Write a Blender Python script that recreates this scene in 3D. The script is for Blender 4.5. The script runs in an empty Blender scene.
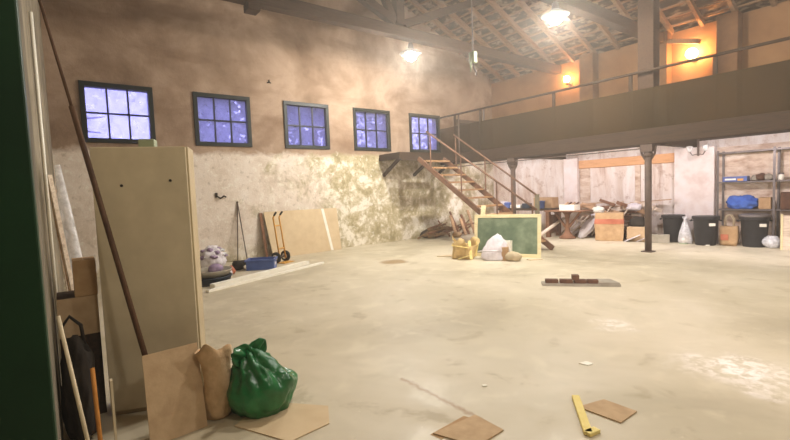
import bpy, bmesh, math, random
from mathutils import Vector, Matrix, noise, Euler
PI = math.pi
COL = bpy.context.scene.collection
rnd = random.Random(7)

# ------------------------------------------------------------------ materials
def S(r, g, b):
    f = lambda c: (c/255/12.92 if c/255 <= .04045 else ((c/255+.055)/1.055)**2.4)
    return (f(r), f(g), f(b), 1)

class NT:
    def __init__(s, name):
        s.m = bpy.data.materials.new(name); s.m.use_nodes = True
        s.t = s.m.node_tree; s.n = s.t.nodes; s.n.clear()
        s.out = s.n.new('ShaderNodeOutputMaterial')
    def node(s, kind, **kw):
        n = s.n.new(kind)
        for k, v in kw.items(): setattr(n, k, v)
        return n
    def link(s, a, b): s.t.links.new(a, b)
    def setin(s, n, key, v):
        if hasattr(v, 'is_output') : s.link(v, n.inputs[key])
        else: n.inputs[key].default_value = v
    def noise(s, vec, scale, detail=6, rough=.6, dist=0.0):
        n = s.node('ShaderNodeTexNoise')
        s.link(vec, n.inputs['Vector'])
        n.inputs['Scale'].default_value = scale; n.inputs['Detail'].default_value = detail
        n.inputs['Roughness'].default_value = rough; n.inputs['Distortion'].default_value = dist
        return n.outputs['Fac']
    def ramp(s, fac, stops):
        n = s.node('ShaderNodeValToRGB'); s.link(fac, n.inputs['Fac'])
        e = n.color_ramp.elements
        while len(e) < len(stops): e.new(.5)
        for el, (p, c) in zip(e, stops):
            el.position = p; el.color = c if hasattr(c, '__len__') else (c, c, c, 1)
        return n.outputs['Color']
    def mix(s, fac, a, b):
        n = s.node('ShaderNodeMix', data_type='RGBA')
        s.setin(n, 0, fac); s.setin(n, 6, a); s.setin(n, 7, b)
        return n.outputs[2]
    def math(s, op, a, b=0.0, c=None, clamp=False):
        n = s.node('ShaderNodeMath', operation=op, use_clamp=clamp)
        s.setin(n, 0, a); s.setin(n, 1, b)
        if c is not None: s.setin(n, 2, c)
        return n.outputs[0]
    def pos(s, scale=(1, 1, 1)):
        g = s.node('ShaderNodeTexCoord')
        m = s.node('ShaderNodeMapping'); s.link(g.outputs['Object'], m.inputs['Vector'])
        m.inputs['Scale'].default_value = scale
        return m.outputs['Vector']
    def sep(s, v):
        n = s.node('ShaderNodeSeparateXYZ'); s.link(v, n.inputs[0]); return n.outputs
    def bump(s, h, strength, dist=.02):
        n = s.node('ShaderNodeBump'); s.link(h, n.inputs['Height'])
        n.inputs['Strength'].default_value = strength; n.inputs['Distance'].default_value = dist
        return n.outputs['Normal']
    def bsdf(s, col, rough=.8, metal=0, spec=.3, normal=None, trans=0, alpha=None):
        b = s.node('ShaderNodeBsdfPrincipled')
        s.setin(b, 'Base Color', col); s.setin(b, 'Roughness', rough); s.setin(b, 'Metallic', metal)
        s.setin(b, 'Specular IOR Level', spec); s.setin(b, 'Transmission Weight', trans)
        if alpha is not None: s.setin(b, 'Alpha', alpha)
        if normal is not None: s.link(normal, b.inputs['Normal'])
        s.link(b.outputs[0], s.out.inputs[0])
        return b

def mat(name, cols, scale=6, rough=.8, bump=.15, stretch=(1, 1, 1), metal=0, spec=.3, detail=6, span=(.32, .68), bs=None, trans=0):
    t = NT(name); p = t.pos(stretch)
    f = t.noise(p, scale, detail)
    k = len(cols)
    st = [(span[0] + (span[1]-span[0])*i/max(1, k-1), c) for i, c in enumerate(cols)]
    c = t.ramp(f, st) if k > 1 else cols[0]
    nb = t.bump(t.noise(p, bs or scale*4, 5), bump) if bump else None
    t.bsdf(c, rough, metal, spec, nb, trans)
    return t.m

def wood(name, a, b, rough=.75, axis=0, scale=3):
    st = [8, 8, 8]; st[axis] = .7
    return mat(name, [a, b, a], scale, rough, .2, tuple(st), spec=.2)

def emit(name, col, strength):
    t = NT(name); e = t.node('ShaderNodeEmission')
    e.inputs[0].default_value = col; e.inputs[1].default_value = strength
    t.link(e.outputs[0], t.out.inputs[0]); return t.m

def mat_wall_left():
    t = NT('peeling_plaster'); p = t.pos(); x, y, z = t.sep(p)
    n1 = t.noise(p, .55, 8, .62, .3); n2 = t.noise(p, 2.0, 12, .72, .3); n3 = t.noise(p, 7, 12, .74); n4 = t.noise(p, 1.1, 12, .74, .6)
    st = t.noise(t.pos((1, .5, 2.2)), .8, 6, .6, .4)
    up = t.ramp(n1, [(.3, S(112, 90, 70)), (.45, S(150, 126, 104)), (.56, S(174, 150, 128)), (.7, S(134, 109, 87))])
    up = t.mix(t.ramp(st, [(.52, 0.), (.68, .55)]), up, S(112, 86, 64))
    pink = t.ramp(n2, [(.3, S(202, 184, 164)), (.5, S(222, 208, 192)), (.7, S(232, 222, 210))])
    moss = t.ramp(n2, [(.38, S(150, 138, 104)), (.46, S(178, 165, 130)), (.52, S(200, 188, 158)), (.57, S(232, 224, 206))])
    side = t.math('ADD', t.math('MULTIPLY', t.math('SUBTRACT', y, 4.3), 1.0), t.math('MULTIPLY', t.math('SUBTRACT', n4, .5), 9.0), clamp=True)
    foot = t.math('ADD', t.math('MULTIPLY', t.math('SUBTRACT', .55, z), 1.6), t.math('MULTIPLY', t.math('SUBTRACT', n4, .5), 3.0), clamp=True)
    low = t.mix(t.math('MAXIMUM', side, foot), pink, moss)
    low = t.mix(t.ramp(n3, [(.55, 0.), (.6, .7)]), low, S(236, 230, 216))
    low = t.mix(t.ramp(n3, [(.38, .4), (.43, 0.)]), low, S(140, 124, 94))
    hz = t.math('ADD', t.math('MULTIPLY', t.math('SUBTRACT', z, 2.37), 9.0), t.math('MULTIPLY', t.math('SUBTRACT', n2, .42), 5.0), clamp=True)
    c = t.mix(hz, low, up)
    h = t.math('ADD', n2, t.math('MULTIPLY', n3, .5))
    t.bsdf(c, .92, 0, .15, t.bump(h, .5, .04))
    return t.m

def mat_wall_back():
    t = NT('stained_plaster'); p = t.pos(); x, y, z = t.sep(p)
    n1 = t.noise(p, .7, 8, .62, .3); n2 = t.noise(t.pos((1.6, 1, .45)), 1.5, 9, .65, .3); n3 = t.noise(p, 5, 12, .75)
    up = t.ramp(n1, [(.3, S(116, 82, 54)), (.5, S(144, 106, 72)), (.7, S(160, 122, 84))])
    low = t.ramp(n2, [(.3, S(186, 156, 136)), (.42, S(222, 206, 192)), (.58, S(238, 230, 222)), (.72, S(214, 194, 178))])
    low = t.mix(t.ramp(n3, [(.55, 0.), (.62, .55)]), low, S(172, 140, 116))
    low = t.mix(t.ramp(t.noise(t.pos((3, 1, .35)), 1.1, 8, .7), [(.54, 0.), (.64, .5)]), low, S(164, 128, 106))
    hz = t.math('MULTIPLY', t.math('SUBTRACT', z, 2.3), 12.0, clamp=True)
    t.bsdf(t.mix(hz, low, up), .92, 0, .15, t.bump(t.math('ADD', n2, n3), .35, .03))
    return t.m

def mat_floor():
    t = NT('worn_concrete'); p = t.pos(); x, y, z = t.sep(p)
    n1 = t.noise(p, .45, 8, .6, .5); n2 = t.noise(p, 2.2, 10, .65, .3); n3 = t.noise(p, 14, 8, .7)
    c = t.ramp(n1, [(.3, S(168, 157, 132)), (.46, S(191, 180, 154)), (.6, S(203, 192, 168)), (.72, S(176, 168, 142))])
    c = t.mix(t.ramp(n2, [(.55, 0.), (.68, .6)]), c, S(214, 204, 178))
    c = t.mix(t.ramp(n2, [(.34, .4), (.42, 0.)]), c, S(146, 130, 98))
    c = t.mix(t.ramp(n3, [(.64, 0.), (.72, .35)]), c, S(140, 128, 100))
    def blob(cx, cy, r, soft, wob):
        dx = t.math('SUBTRACT', x, cx); dy = t.math('SUBTRACT', y, cy)
        d = t.math('SQRT', t.math('ADD', t.math('MULTIPLY', dx, dx), t.math('MULTIPLY', dy, dy)))
        d = t.math('ADD', d, t.math('MULTIPLY', t.math('SUBTRACT', n2, .5), wob))
        return t.math('MULTIPLY', t.math('SUBTRACT', r, d), 1/soft, clamp=True)
    st = t.math('MULTIPLY', blob(2.88, 5.18, .33, .12, .3), .75)
    c = t.mix(st, c, S(140, 108, 58))
    n5 = t.noise(p, 9, 12, .8)
    spots = t.math('MAXIMUM', blob(7.73, 4.25, .22, .2, .8), blob(8.85, 3.8, .42, .3, 1.0))
    scuff = t.math('MULTIPLY', spots, t.ramp(n5, [(.46, 0.), (.54, .8)]))
    c = t.mix(scuff, c, S(244, 236, 228))
    c = t.mix(t.ramp(t.noise(p, 22, 3, .5), [(.71, 0.), (.74, .45)]), c, S(228, 220, 200))
    # rusty drip line
    dx = t.math('SUBTRACT', x, 7.36); ln = t.math('ABSOLUTE', t.math('SUBTRACT', t.math('SUBTRACT', y, 1.93), t.math('MULTIPLY', t.math('SUBTRACT', n3, .5), .12)))
    rng = t.math('MULTIPLY', t.math('GREATER_THAN', x, 7.3), t.math('LESS_THAN', x, 8.1))
    c = t.mix(t.math('MULTIPLY', rng, t.math('MULTIPLY', t.math('SUBTRACT', .03, ln), 20.0, clamp=True)), c, S(150, 112, 78))
    r = t.ramp(n2, [(.35, .62), (.6, .42)])
    rr = t.math('SUBTRACT', r, t.math('MULTIPLY', blob(7.6, 4.8, 2.6, 1.5, 2.0), .1))
    t.bsdf(c, rr, 0, .35, t.bump(t.math('ADD', n2, t.math('MULTIPLY', n3, .3)), .12, .02))
    return t.m

def mat_roof():
    t = NT('roof_boards'); p = t.pos(); x, y, z = t.sep(p)
    n = t.noise(t.pos((2.2, 3.6, 1)), 1.6, 4); n2 = t.noise(p, 8, 6)
    c = t.ramp(n, [(.4, S(70, 54, 40)), (.52, S(94, 72, 54)), (.6, S(150, 128, 102))])
    c = t.mix(t.ramp(n2, [(.5, 0.), (.7, .4)]), c, S(60, 44, 30))
    t.bsdf(c, .9, 0, .1, t.bump(n2, .3)); return t.m

def mat_net(op=.85):
    t = NT('shade_net'); p = t.pos()
    n = t.noise(t.pos((1, 1, .5)), .9, 6)
    c = t.ramp(n, [(.35, S(50, 40, 24)), (.65, S(68, 52, 32))])
    d = t.node('ShaderNodeBsdfDiffuse'); t.link(c, d.inputs[0])
    tr = t.node('ShaderNodeBsdfTransparent'); m = t.node('ShaderNodeMixShader')
    m.inputs[0].default_value = op
    t.link(tr.outputs[0], m.inputs[1]); t.link(d.outputs[0], m.inputs[2]); t.link(m.outputs[0], t.out.inputs[0])
    return t.m

def mat_glass(name, amount=.75, tint=(1, 1, 1, 1), scale=9):
    t = NT(name); p = t.pos()
    n = t.noise(p, scale, 8, .7)
    d = t.node('ShaderNodeBsdfTranslucent'); d.inputs[0].default_value = S(190, 190, 205)
    tr = t.node('ShaderNodeBsdfTransparent'); tr.inputs[0].default_value = tint
    m = t.node('ShaderNodeMixShader')
    f = t.ramp(n, [(.35, 1-amount-.1), (.7, 1-amount+.15)])
    t.link(f, m.inputs[0]); t.link(tr.outputs[0], m.inputs[1]); t.link(d.outputs[0], m.inputs[2])
    t.link(m.outputs[0], t.out.inputs[0])
    return t.m

def mat_clear(name, col=(.9, .9, .92, 1), a=.5):
    t = NT(name); p = t.pos(); n = t.noise(p, 14, 6)
    b = t.node('ShaderNodeBsdfPrincipled'); b.inputs['Base Color'].default_value = col; b.inputs['Roughness'].default_value = .22
    t.link(t.bump(n, .6), b.inputs['Normal'])
    t.link(t.ramp(n, [(.35, a-.2), (.7, a+.3)]), b.inputs['Alpha']); t.link(b.outputs[0], t.out.inputs[0]); return t.m

M = dict(
    wall_left=mat_wall_left(), wall_back=mat_wall_back(), floor=mat_floor(), roof=mat_roof(), net=mat_net(), net_thin=mat_net(.5),
    wall_plain=mat('rough_plaster', [S(96, 90, 76), S(130, 121, 102), S(158, 148, 128)], 2.2, .92, .4, detail=9),
    pilaster=mat('pinkish_plaster', [S(220, 200, 190), S(238, 226, 218), S(242, 234, 230)], 3, .92, .3, detail=8),
    ochre=mat('ochre_plaster', [S(104, 74, 50), S(136, 100, 68)], 2, .92, .3),
    brick=mat('bare_brick', [S(176, 144, 120), S(212, 190, 168), S(230, 216, 200)], 4, .92, .5, (1, 1, 2.5), detail=8),
    green=mat('dark_green_paint', [S(10, 20, 16), S(16, 30, 24)], 8, .45, .08),
    door_green=mat('green_door_paint', [S(14, 44, 24), S(20, 56, 30)], 3, .5, .06),
    glass=mat_glass('dusty_glass', .55),
    beam=wood('dark_beam', S(54, 40, 28), S(76, 56, 40), axis=1),
    rafter=wood('rafter_wood', S(118, 88, 62), S(152, 118, 86), axis=1),
    deck=wood('deck_wood', S(44, 34, 24), S(66, 50, 36)),
    steel=mat('rusty_steel', [S(72, 58, 50), S(98, 80, 68)], 9, .65, .15, spec=.4),
    rust=mat('rust_rail', [S(98, 70, 52), S(128, 94, 72)], 9, .7, .15),
    tread=wood('tread_wood', S(150, 112, 78), S(190, 152, 112), axis=1),
    cream=mat('cream_board', [S(196, 182, 152), S(212, 198, 168)], 5, .55, .04),
    cream2=mat('cream_edge', [S(176, 160, 128), S(190, 172, 138)], 5, .55, .04),
    hole=mat('dark_hole', [S(40, 34, 26)], 5, .9, 0),
    card=mat('cardboard', [S(178, 150, 116), S(198, 170, 134)], 10, .88, .08),
    card_pale=mat('pale_cardboard', [S(202, 178, 142), S(214, 192, 156)], 5, .88, .06),
    stripwood=wood('orange_timber', S(206, 150, 102), S(224, 172, 124)), torn=mat('torn_paper', [S(176, 146, 92), S(214, 186, 130)], 9, .85, .4, bs=22), newel=mat('grey_paint', [S(112, 106, 86), S(134, 126, 104)], 6, .7, .1),
    card_dk=mat('kraft_card', [S(170, 136, 98), S(192, 160, 120)], 8, .88, .1),
    red=mat('red_tape', [S(172, 96, 70), S(190, 116, 88)], 10, .6, 0),
    paper=mat('kraft_paper', [S(176, 144, 106), S(216, 184, 144)], 9, .85, .4, bs=22),
    bag=mat('green_plastic', [S(12, 84, 40), S(22, 118, 58)], 5, .28, .5, bs=7, spec=.6),
    black=mat('black_plastic', [S(34, 34, 36), S(48, 48, 50)], 8, .5, .05),
    dark=mat('dark_cloth', [S(30, 26, 22), S(54, 46, 38)], 9, .9, .3),
    grey=mat('grey_slab', [S(140, 132, 116), S(168, 160, 144)], 6, .85, .2),
    greym=mat('grey_metal', [S(104, 98, 96), S(128, 120, 116)], 8, .5, .05, metal=.4),
    brickred=mat('red_brick', [S(76, 52, 40), S(108, 76, 58)], 12, .9, .3),
    white=mat('white_paint', [S(232, 226, 208), S(242, 238, 224)], 5, .5, .03),
    whitefab=mat('white_sack', [S(200, 192, 194), S(228, 222, 224)], 12, .75, .35, bs=16),
    blue=mat('blue_plastic', [S(66, 88, 148), S(88, 110, 168)], 6, .45, .05),
    bluecloth=mat('blue_cloth', [S(48, 84, 170), S(84, 124, 206)], 7, .85, .4, bs=14),
    navy=mat('navy_plastic', [S(28, 40, 54), S(46, 58, 70)], 6, .4, .05),
    orange=mat('orange_paint', [S(200, 142, 54), S(216, 160, 74)], 8, .4, .03),
    rubber=mat('rubber', [S(30, 28, 26)], 8, .8, .05),
    slate=mat('chalkboard', [S(78, 96, 74), S(106, 122, 96), S(142, 154, 126)], 3.5, .5, .03, detail=8),
    pine=wood('pine', S(216, 200, 150), S(232, 218, 174)),
    yellow=mat('yellow_foam', [S(228, 206, 124), S(242, 224, 152)], 7, .8, .1),
    plank=wood('old_plank', S(140, 104, 74), S(196, 160, 124)),
    plank2=wood('grey_plank', S(186, 164, 140), S(230, 214, 194)),
    plank3=wood('dark_plank', S(96, 64, 46), S(134, 96, 70)),
    bark=mat('bark', [S(90, 70, 48), S(150, 120, 84)], 14, .95, .4),
    purple=mat('purple_film', [S(120, 98, 128), S(176, 156, 180)], 8, .5, .2),
    clear=mat_clear('clear_plastic'), shade=mat_clear('lamp_glass', (.86, .84, .8, 1), .55),
    stick=wood('pale_stick', S(196, 180, 150), S(214, 200, 170), axis=2),
    amber=wood('amber_stick', S(176, 112, 48), S(196, 134, 66), axis=2),
    darkstick=wood('dark_stick', S(64, 44, 30), S(92, 66, 46), axis=2),
    foliage=mat('foliage', [S(150, 165, 145), S(205, 210, 195)], 3, .8, 0),
    ground=mat('exterior_ground', [S(110, 110, 100), S(140, 136, 120)], 1, .95, .1),
    cup=mat('pale_green_paint', [S(150, 160, 130)], 5, .6, .05),
    jamb=mat('grey_plaster', [S(84, 78, 66), S(124, 114, 98)], 5, .9, .4),
    led=emit('led_light', (1.0, .955, .89, 1), 1400), bulb=emit('warm_bulb', (1.0, .52, .2, 1), 190),
)

# ------------------------------------------------------------------ mesh helpers
class MB:
    def __init__(s): s.bm = bmesh.new()
    def face(s, vs):
        try: return s.bm.faces.new(vs)
        except ValueError: return None
    def hexa(s, p):
        v = [s.bm.verts.new(q) for q in p]
        for f in ((3, 2, 1, 0), (4, 5, 6, 7), (0, 1, 5, 4), (1, 2, 6, 5), (2, 3, 7, 6), (3, 0, 4, 7)): s.face([v[i] for i in f])
        return s
    def box(s, a, b):
        (x0, y0, z0), (x1, y1, z1) = a, b
        return s.hexa([(x0, y0, z0), (x1, y0, z0), (x1, y1, z0), (x0, y1, z0), (x0, y0, z1), (x1, y0, z1), (x1, y1, z1), (x0, y1, z1)])
    def beam(s, p, q, w, h, up=(0, 0, 1)):
        p, q = Vector(p), Vector(q); d = (q-p).normalized(); u = Vector(up)
        if abs(d.dot(u)) > .99: u = Vector((1, 0, 0))
        sd = d.cross(u).normalized()*w/2; t = sd.cross(d).normalized()*h/2
        return s.hexa([p-sd-t, p+sd-t, p+sd+t, p-sd+t, q-sd-t, q+sd-t, q+sd+t, q-sd+t])
    def tube(s, pts, r, n=10, caps=True):
        pts = [Vector(p) for p in pts]; rs = r if hasattr(r, '__len__') else [r]*len(pts)
        rings = []; ref = None
        for i, p in enumerate(pts):
            d = (pts[min(i+1, len(pts)-1)]-pts[max(i-1, 0)]).normalized()
            if ref is None: ref = d.orthogonal().normalized()
            a = (ref-d*ref.dot(d)).normalized(); ref = a; b = d.cross(a)
            rings.append([s.bm.verts.new(p+(a*math.cos(2*PI*k/n)+b*math.sin(2*PI*k/n))*rs[i]) for k in range(n)])
        for A, B in zip(rings, rings[1:]):
            for k in range(n): s.face([A[k], A[(k+1) % n], B[(k+1) % n], B[k]])
        if caps: s.face(rings[0][::-1]); s.face(rings[-1])
        return s
    def lathe(s, prof, n=24, c=(0, 0, 0), fn=None):
        rings = []
        for j, (r, z) in enumerate(prof):
            ring = []
            for k in range(n):
                a = 2*PI*k/n; p = Vector((r*math.cos(a), r*math.sin(a), z))
                if fn: p = fn(p, a, j/(len(prof)-1))
                ring.append(s.bm.verts.new(p+Vector(c)))
            rings.append(ring)
        for A, B in zip(rings, rings[1:]):
            for k in range(n): s.face([A[k], A[(k+1) % n], B[(k+1) % n], B[k]])
        if prof[0][0] > 1e-4: s.face(rings[0][::-1])
        if prof[-1][0] > 1e-4: s.face(rings[-1])
        bmesh.ops.remove_doubles(s.bm, verts=s.bm.verts, dist=1e-5)
        return s
    def prism(s, poly, d):     # polygon of 3-D points extruded by vector d
        d = Vector(d); A = [s.bm.verts.new(p) for p in poly]; B = [s.bm.verts.new(Vector(p)+d) for p in poly]
        s.face(A[::-1]); s.face(B); n = len(poly)
        for k in range(n): s.face([A[k], A[(k+1) % n], B[(k+1) % n], B[k]])
        return s
    def sphere(s, c, r, sub=3, fn=None):
        g = bmesh.ops.create_icosphere(s.bm, subdivisions=sub, radius=1)
        r = r if hasattr(r, '__len__') else (r, r, r)
        for v in g['verts']:
            p = v.co.copy(); q = Vector((p.x*r[0], p.y*r[1], p.z*r[2]))
            if fn: q = fn(q, p)
            v.co = q+Vector(c)
        return s
    def grid(s, nx, ny, fn):
        V = [[s.bm.verts.new(fn(i/nx, j/ny)) for i in range(nx+1)] for j in range(ny+1)]
        for j in range(ny):
            for i in range(nx): s.face([V[j][i], V[j][i+1], V[j+1][i+1], V[j+1][i]])
        return s
    def rot(s, ang, c=(0, 0, 0), axis='Z'):
        bmesh.ops.rotate(s.bm, verts=s.bm.verts, cent=c, matrix=Matrix.Rotation(ang, 3, axis)); return s
    def move(s, v): bmesh.ops.translate(s.bm, verts=s.bm.verts, vec=v); return s
    def jitter(s, amp, freq, seed=0):
        for v in s.bm.verts:
            v.co += noise.noise_vector(v.co*freq+Vector((seed*7.3, seed*3.1, seed)))*amp
        return s
    def build(s, name, m, parent=None, smooth=False, bevel=0, solid=0, sub=0):
        bmesh.ops.recalc_face_normals(s.bm, faces=s.bm.faces)
        me = bpy.data.meshes.new(name); s.bm.to_mesh(me); s.bm.free()
        if smooth:
            for p in me.polygons: p.use_smooth = True
        me.materials.append(M[m] if isinstance(m, str) else m)
        o = bpy.data.objects.new(name, me); COL.objects.link(o)
        if parent: o.parent = parent
        if solid: d = o.modifiers.new('solid', 'SOLIDIFY'); d.thickness = solid; d.offset = 0
        if bevel: d = o.modifiers.new('bevel', 'BEVEL'); d.width = bevel; d.segments = 2; d.limit_method = 'ANGLE'
        if sub: d = o.modifiers.new('sub', 'SUBSURF'); d.levels = sub; d.render_levels = sub
        return o

def tag(o, label, cat, group=None, kind=None):
    o['label'] = label; o['category'] = cat
    if group: o['group'] = group
    if kind: o['kind'] = kind
    return o
def thing(name, label, cat, loc=(0, 0, 0), rz=0, group=None):
    o = bpy.data.objects.new(name, None); COL.objects.link(o); o.empty_display_size = .1
    o.location = loc; o.rotation_euler = (0, 0, rz); return tag(o, label, cat, group)
def struct(o, label=None, cat=None):
    o['kind'] = 'structure'
    if label: o['label'] = label
    if cat: o['category'] = cat
    return o
def put(o, loc, rz=0, rx=0, ry=0):
    o.location = loc; o.rotation_euler = (rx, ry, rz); return o
def copy_tree(o, parent=None):
    c = o.copy(); COL.objects.link(c)
    if parent: c.parent = parent
    for ch in list(o.children): copy_tree(ch, c)
    return c

# ------------------------------------------------------------------ room shell
YB, XR, EZ, RY = 11.66, 13.5, 4.86, 5.83
SL = .457
RZ = EZ+SL*RY
WZ0, WZ1, WW = 2.52, 3.63, 1.19
WY = [.36, 2.286, 4.263, 6.176, 8.053]

struct(MB().box((-.02, -1.7, -.15), (XR, YB+.02, 0)).build('floor', 'floor'), 'worn beige concrete floor of the hall', 'floor')

w = MB(); T = -.35
w.box((T, -.4, -.1), (0, YB+.35, WZ0))
w.box((T, -.4, WZ1), (0, YB+.35, EZ))
ys = [-.4]+[v for y in WY for v in (y, y+WW)]+[YB+.35]
for a, b in zip(ys[0::2], ys[1::2]): w.box((T, a, WZ0), (0, b, WZ1))
w.prism([(T, -.4, EZ), (T, YB+.35, EZ), (T, RY, RZ+.1)], (-T, 0, 0))
def ledge(u, v): pass
w.box((0, -.1, 0), (.025, 6.9, 2.36))
struct(w.build('wall_left', 'wall_left'), 'tall peeling plaster wall with five small windows', 'wall')

b = MB(); b.box((-.35, YB, -.1), (XR+.2, YB+.35, EZ))
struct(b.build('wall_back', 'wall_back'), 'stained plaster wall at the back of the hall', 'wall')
f = MB(); f.box((-.35, -.45, -.1), (8.45, -.1, EZ)); f.box((11.4, -.45, -.1), (XR, -.1, EZ)); f.box((8.45, -.45, 2.75), (11.4, -.1, EZ))
struct(f.build('wall_front', 'wall_plain'), 'rough wall beside the entrance door', 'wall')
f = MB(); f.box((8.25, -1.85, -.1), (11.6, -1.7, 2.9)); f.box((8.25, -1.7, -.1), (8.4, -.45, 2.9)); f.box((11.45, -1.7, -.1), (11.6, -.45, 2.9)); f.box((8.25, -1.85, 2.9), (11.6, -.45, 3.0))  # added enclosure that keeps violet sky light off the foreground
struct(f.build('wall_sky_block', 'wall_plain'), 'unseen wall added to shut out sky light behind the doorway', 'wall')
struct(MB().box((XR, -.45, -.1), (XR+.3, YB+.35, EZ)).prism([(XR, -.45, EZ), (XR, YB+.35, EZ), (XR, RY, RZ+.1)], (.3, 0, 0)).build('wall_right', 'wall_plain'), 'plain wall closing the right end of the hall', 'wall')

# roof boards with battens
r = MB()
r.hexa([(-.35, YB+.4, EZ-.02), (XR, YB+.4, EZ-.02), (XR, RY, RZ+.12), (-.35, RY, RZ+.12), (-.35, YB+.4, EZ+.1), (XR, YB+.4, EZ+.1), (XR, RY, RZ+.24), (-.35, RY, RZ+.24)])
r.hexa([(-.35, -.5, EZ-.02), (XR, -.5, EZ-.02), (XR, RY, RZ+.12), (-.35, RY, RZ+.12), (-.35, -.5, EZ+.1), (XR, -.5, EZ+.1), (XR, RY, RZ+.24), (-.35, RY, RZ+.24)])
struct(r.build('ceiling', 'roof'), 'sloping boarded roof under the tiles', 'ceiling')
def roofz(y): return EZ+.0+SL*(YB-y)*(.985)
for i in range(21):                       # battens across the rafters, part of the roof
    y = YB-.1-i*.28; z = roofz(y)+.075
    struct(MB().box((0, y-.03, z-.015), (XR, y+.03, z+.02)).build('ceiling_batten', 'rafter'))
for i in range(20):
    x = .5+i*.62
    o = MB().beam((x, YB-.01, roofz(YB)), (x, RY, roofz(RY)), .075, .12).build('rafter', 'rafter')
    tag(o, 'sloping wooden rafter under the roof at the back of the hall', 'rafter', 'roof rafters', 'thing')

# windows (frame > pane, bars)
def window(i, y0, wd, z0, z1):
    root = bpy.data.objects.new('window_%d' % i, None); COL.objects.link(root); struct(root)
    tag(root, ['dark green window above the tall cream cabinet', 'second dark green window from the cabinet, above the empty pale wall', 'middle one of the five dark green windows', 'dark green window left of the stair landing', 'dark green window behind the top of the stairs'][i-1], 'window')
    root.location = (0, y0, z0)
    h = z1-z0; fr = MB(); e = .085
    fr.box((-.16, 0, 0), (.035, wd, e)); fr.box((-.16, 0, h-e), (.035, wd, h)); fr.box((-.16, 0, e), (.035, e, h-e)); fr.box((-.16, wd-e, e), (.035, wd, h-e))
    fr.build('window_frame', 'green', root, bevel=.006)
    mb = MB(); iw = wd-2*e; ih = h-2*e
    for k in (1, 2): mb.box((-.09, e+iw*k/3-.014, e), (-.03, e+iw*k/3+.014, h-e))
    mb.box((-.088, e, e+ih/2-.014), (-.032, wd-e, e+ih/2+.014))
    mb.build('glazing_bars', 'green', root)
    MB().box((-.065, e, e), (-.06, wd-e, h-e)).build('glass_pane', 'glass', root)
for i, y in enumerate(WY): window(i+1, y, WW, WZ0, WZ1)

# doorway in the left wall at mezzanine level
d = bpy.data.objects.new('door_1', None); COL.objects.link(d); struct(d, 'brown door at the left end of the upper gallery', 'door'); d.location = (0, 9.92, 2.47)
q = MB(); q.box((0, 0, 0), (.07, .1, 1.1)); q.box((0, 1.05, 0), (.07, 1.15, 1.1)); q.box((0, 0, 1.0), (.07, 1.15, 1.1)); q.build('door_frame', 'steel', d)
q = MB(); q.box((.0, .1, 0), (.03, .62, 1.0)); q.build('door_leaf', 'deck', d)
q = MB(); q.box((.0, .62, 0), (.015, 1.05, 1.0)); q.build('door_opening', 'greym', d)

# back wall pilasters and strips
def tr(n, a, b, m, lab): return struct(MB().box(a, b).build('trim_%d' % n, m, bevel=.01), lab, 'trim')
tr(1, (5.56, YB-.14, 0), (6.36, YB, 2.14), 'pilaster', 'wide pinkish white pier between the bins and shelves')
tr(2, (2.68, YB-.12, 0), (3.1, YB, 2.14), 'pilaster', 'narrow pinkish white pier behind the table')
tr(3, (3.12, YB-.08, 1.84), (5.55, YB, 2.06), 'stripwood', 'orange timber strip at the top of the back wall')
tr(4, (6.38, YB-.03, .0), (8.9, YB, 2.1), 'brick', 'bare brick stretch behind the steel shelves')
tr(5, (3.3, YB-.3, 2.47), (3.68, YB, EZ), 'ochre', 'ochre pier on the upper gallery between the bulbs')
tr(6, (5.0, YB-.3, 2.47), (5.46, YB, EZ), 'ochre', 'ochre pier on the upper gallery left of the right bulb')
tr(7, (6.42, YB-.3, 2.47), (6.8, YB, EZ), 'ochre', 'ochre pier on the upper gallery right of the right bulb')
tr(8, (4.62, YB-.035, 0), (4.75, YB, 2.0), 'brick', 'brown stripe of bare wall behind the steel post')
tr(9, (3.12, YB-.03, 0), (3.42, YB, 2.0), 'brick', 'brown stripe of bare wall beside the narrow pier')

# ------------------------------------------------------------------ roof truss
t = thing('roof_truss', 'dark timber roof truss with struts crossing above the windows', 'roof truss', (2.5, RY, 4.6)); t['kind'] = 'thing'
MB().box((-.1, -RY-.09, 0), (.1, YB-RY-.01, .22)).build('tie_beam', 'beam', t, bevel=.01)
MB().box((-.09, -.1, .26), (.09, .1, RZ-4.6-.1)).build('king_post', 'beam', t)
for sgn in (-1, 1): MB().beam((0, sgn*.12, .3), (0, sgn*2.6, 1.35), .14, .16).build('strut', 'beam', t)
MB().beam((0, -.12, .3), (0, -.75, 1.6), .12, .14).build('strut', 'beam', t)
MB().box((-.12, -3.2, -.12), (.12, -3.0, 0)).build('bracket', 'beam', t)
t2 = thing('roof_truss', 'dark timber roof truss carrying the white lamp nearer the gallery', 'roof truss', (5.3, RY, 4.6))
MB().box((-.1, -RY-.09, 0), (.1, YB-RY-.01, .22)).build('tie_beam', 'beam', t2, bevel=.01)
MB().box((-.09, -.1, .24), (.09, .1, RZ-4.6-.1)).build('king_post', 'beam', t2)
for sgn in (-1, 1): MB().beam((0, sgn*.12, .3), (0, sgn*2.6, 1.3), .14, .16).build('strut', 'beam', t2)

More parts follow.
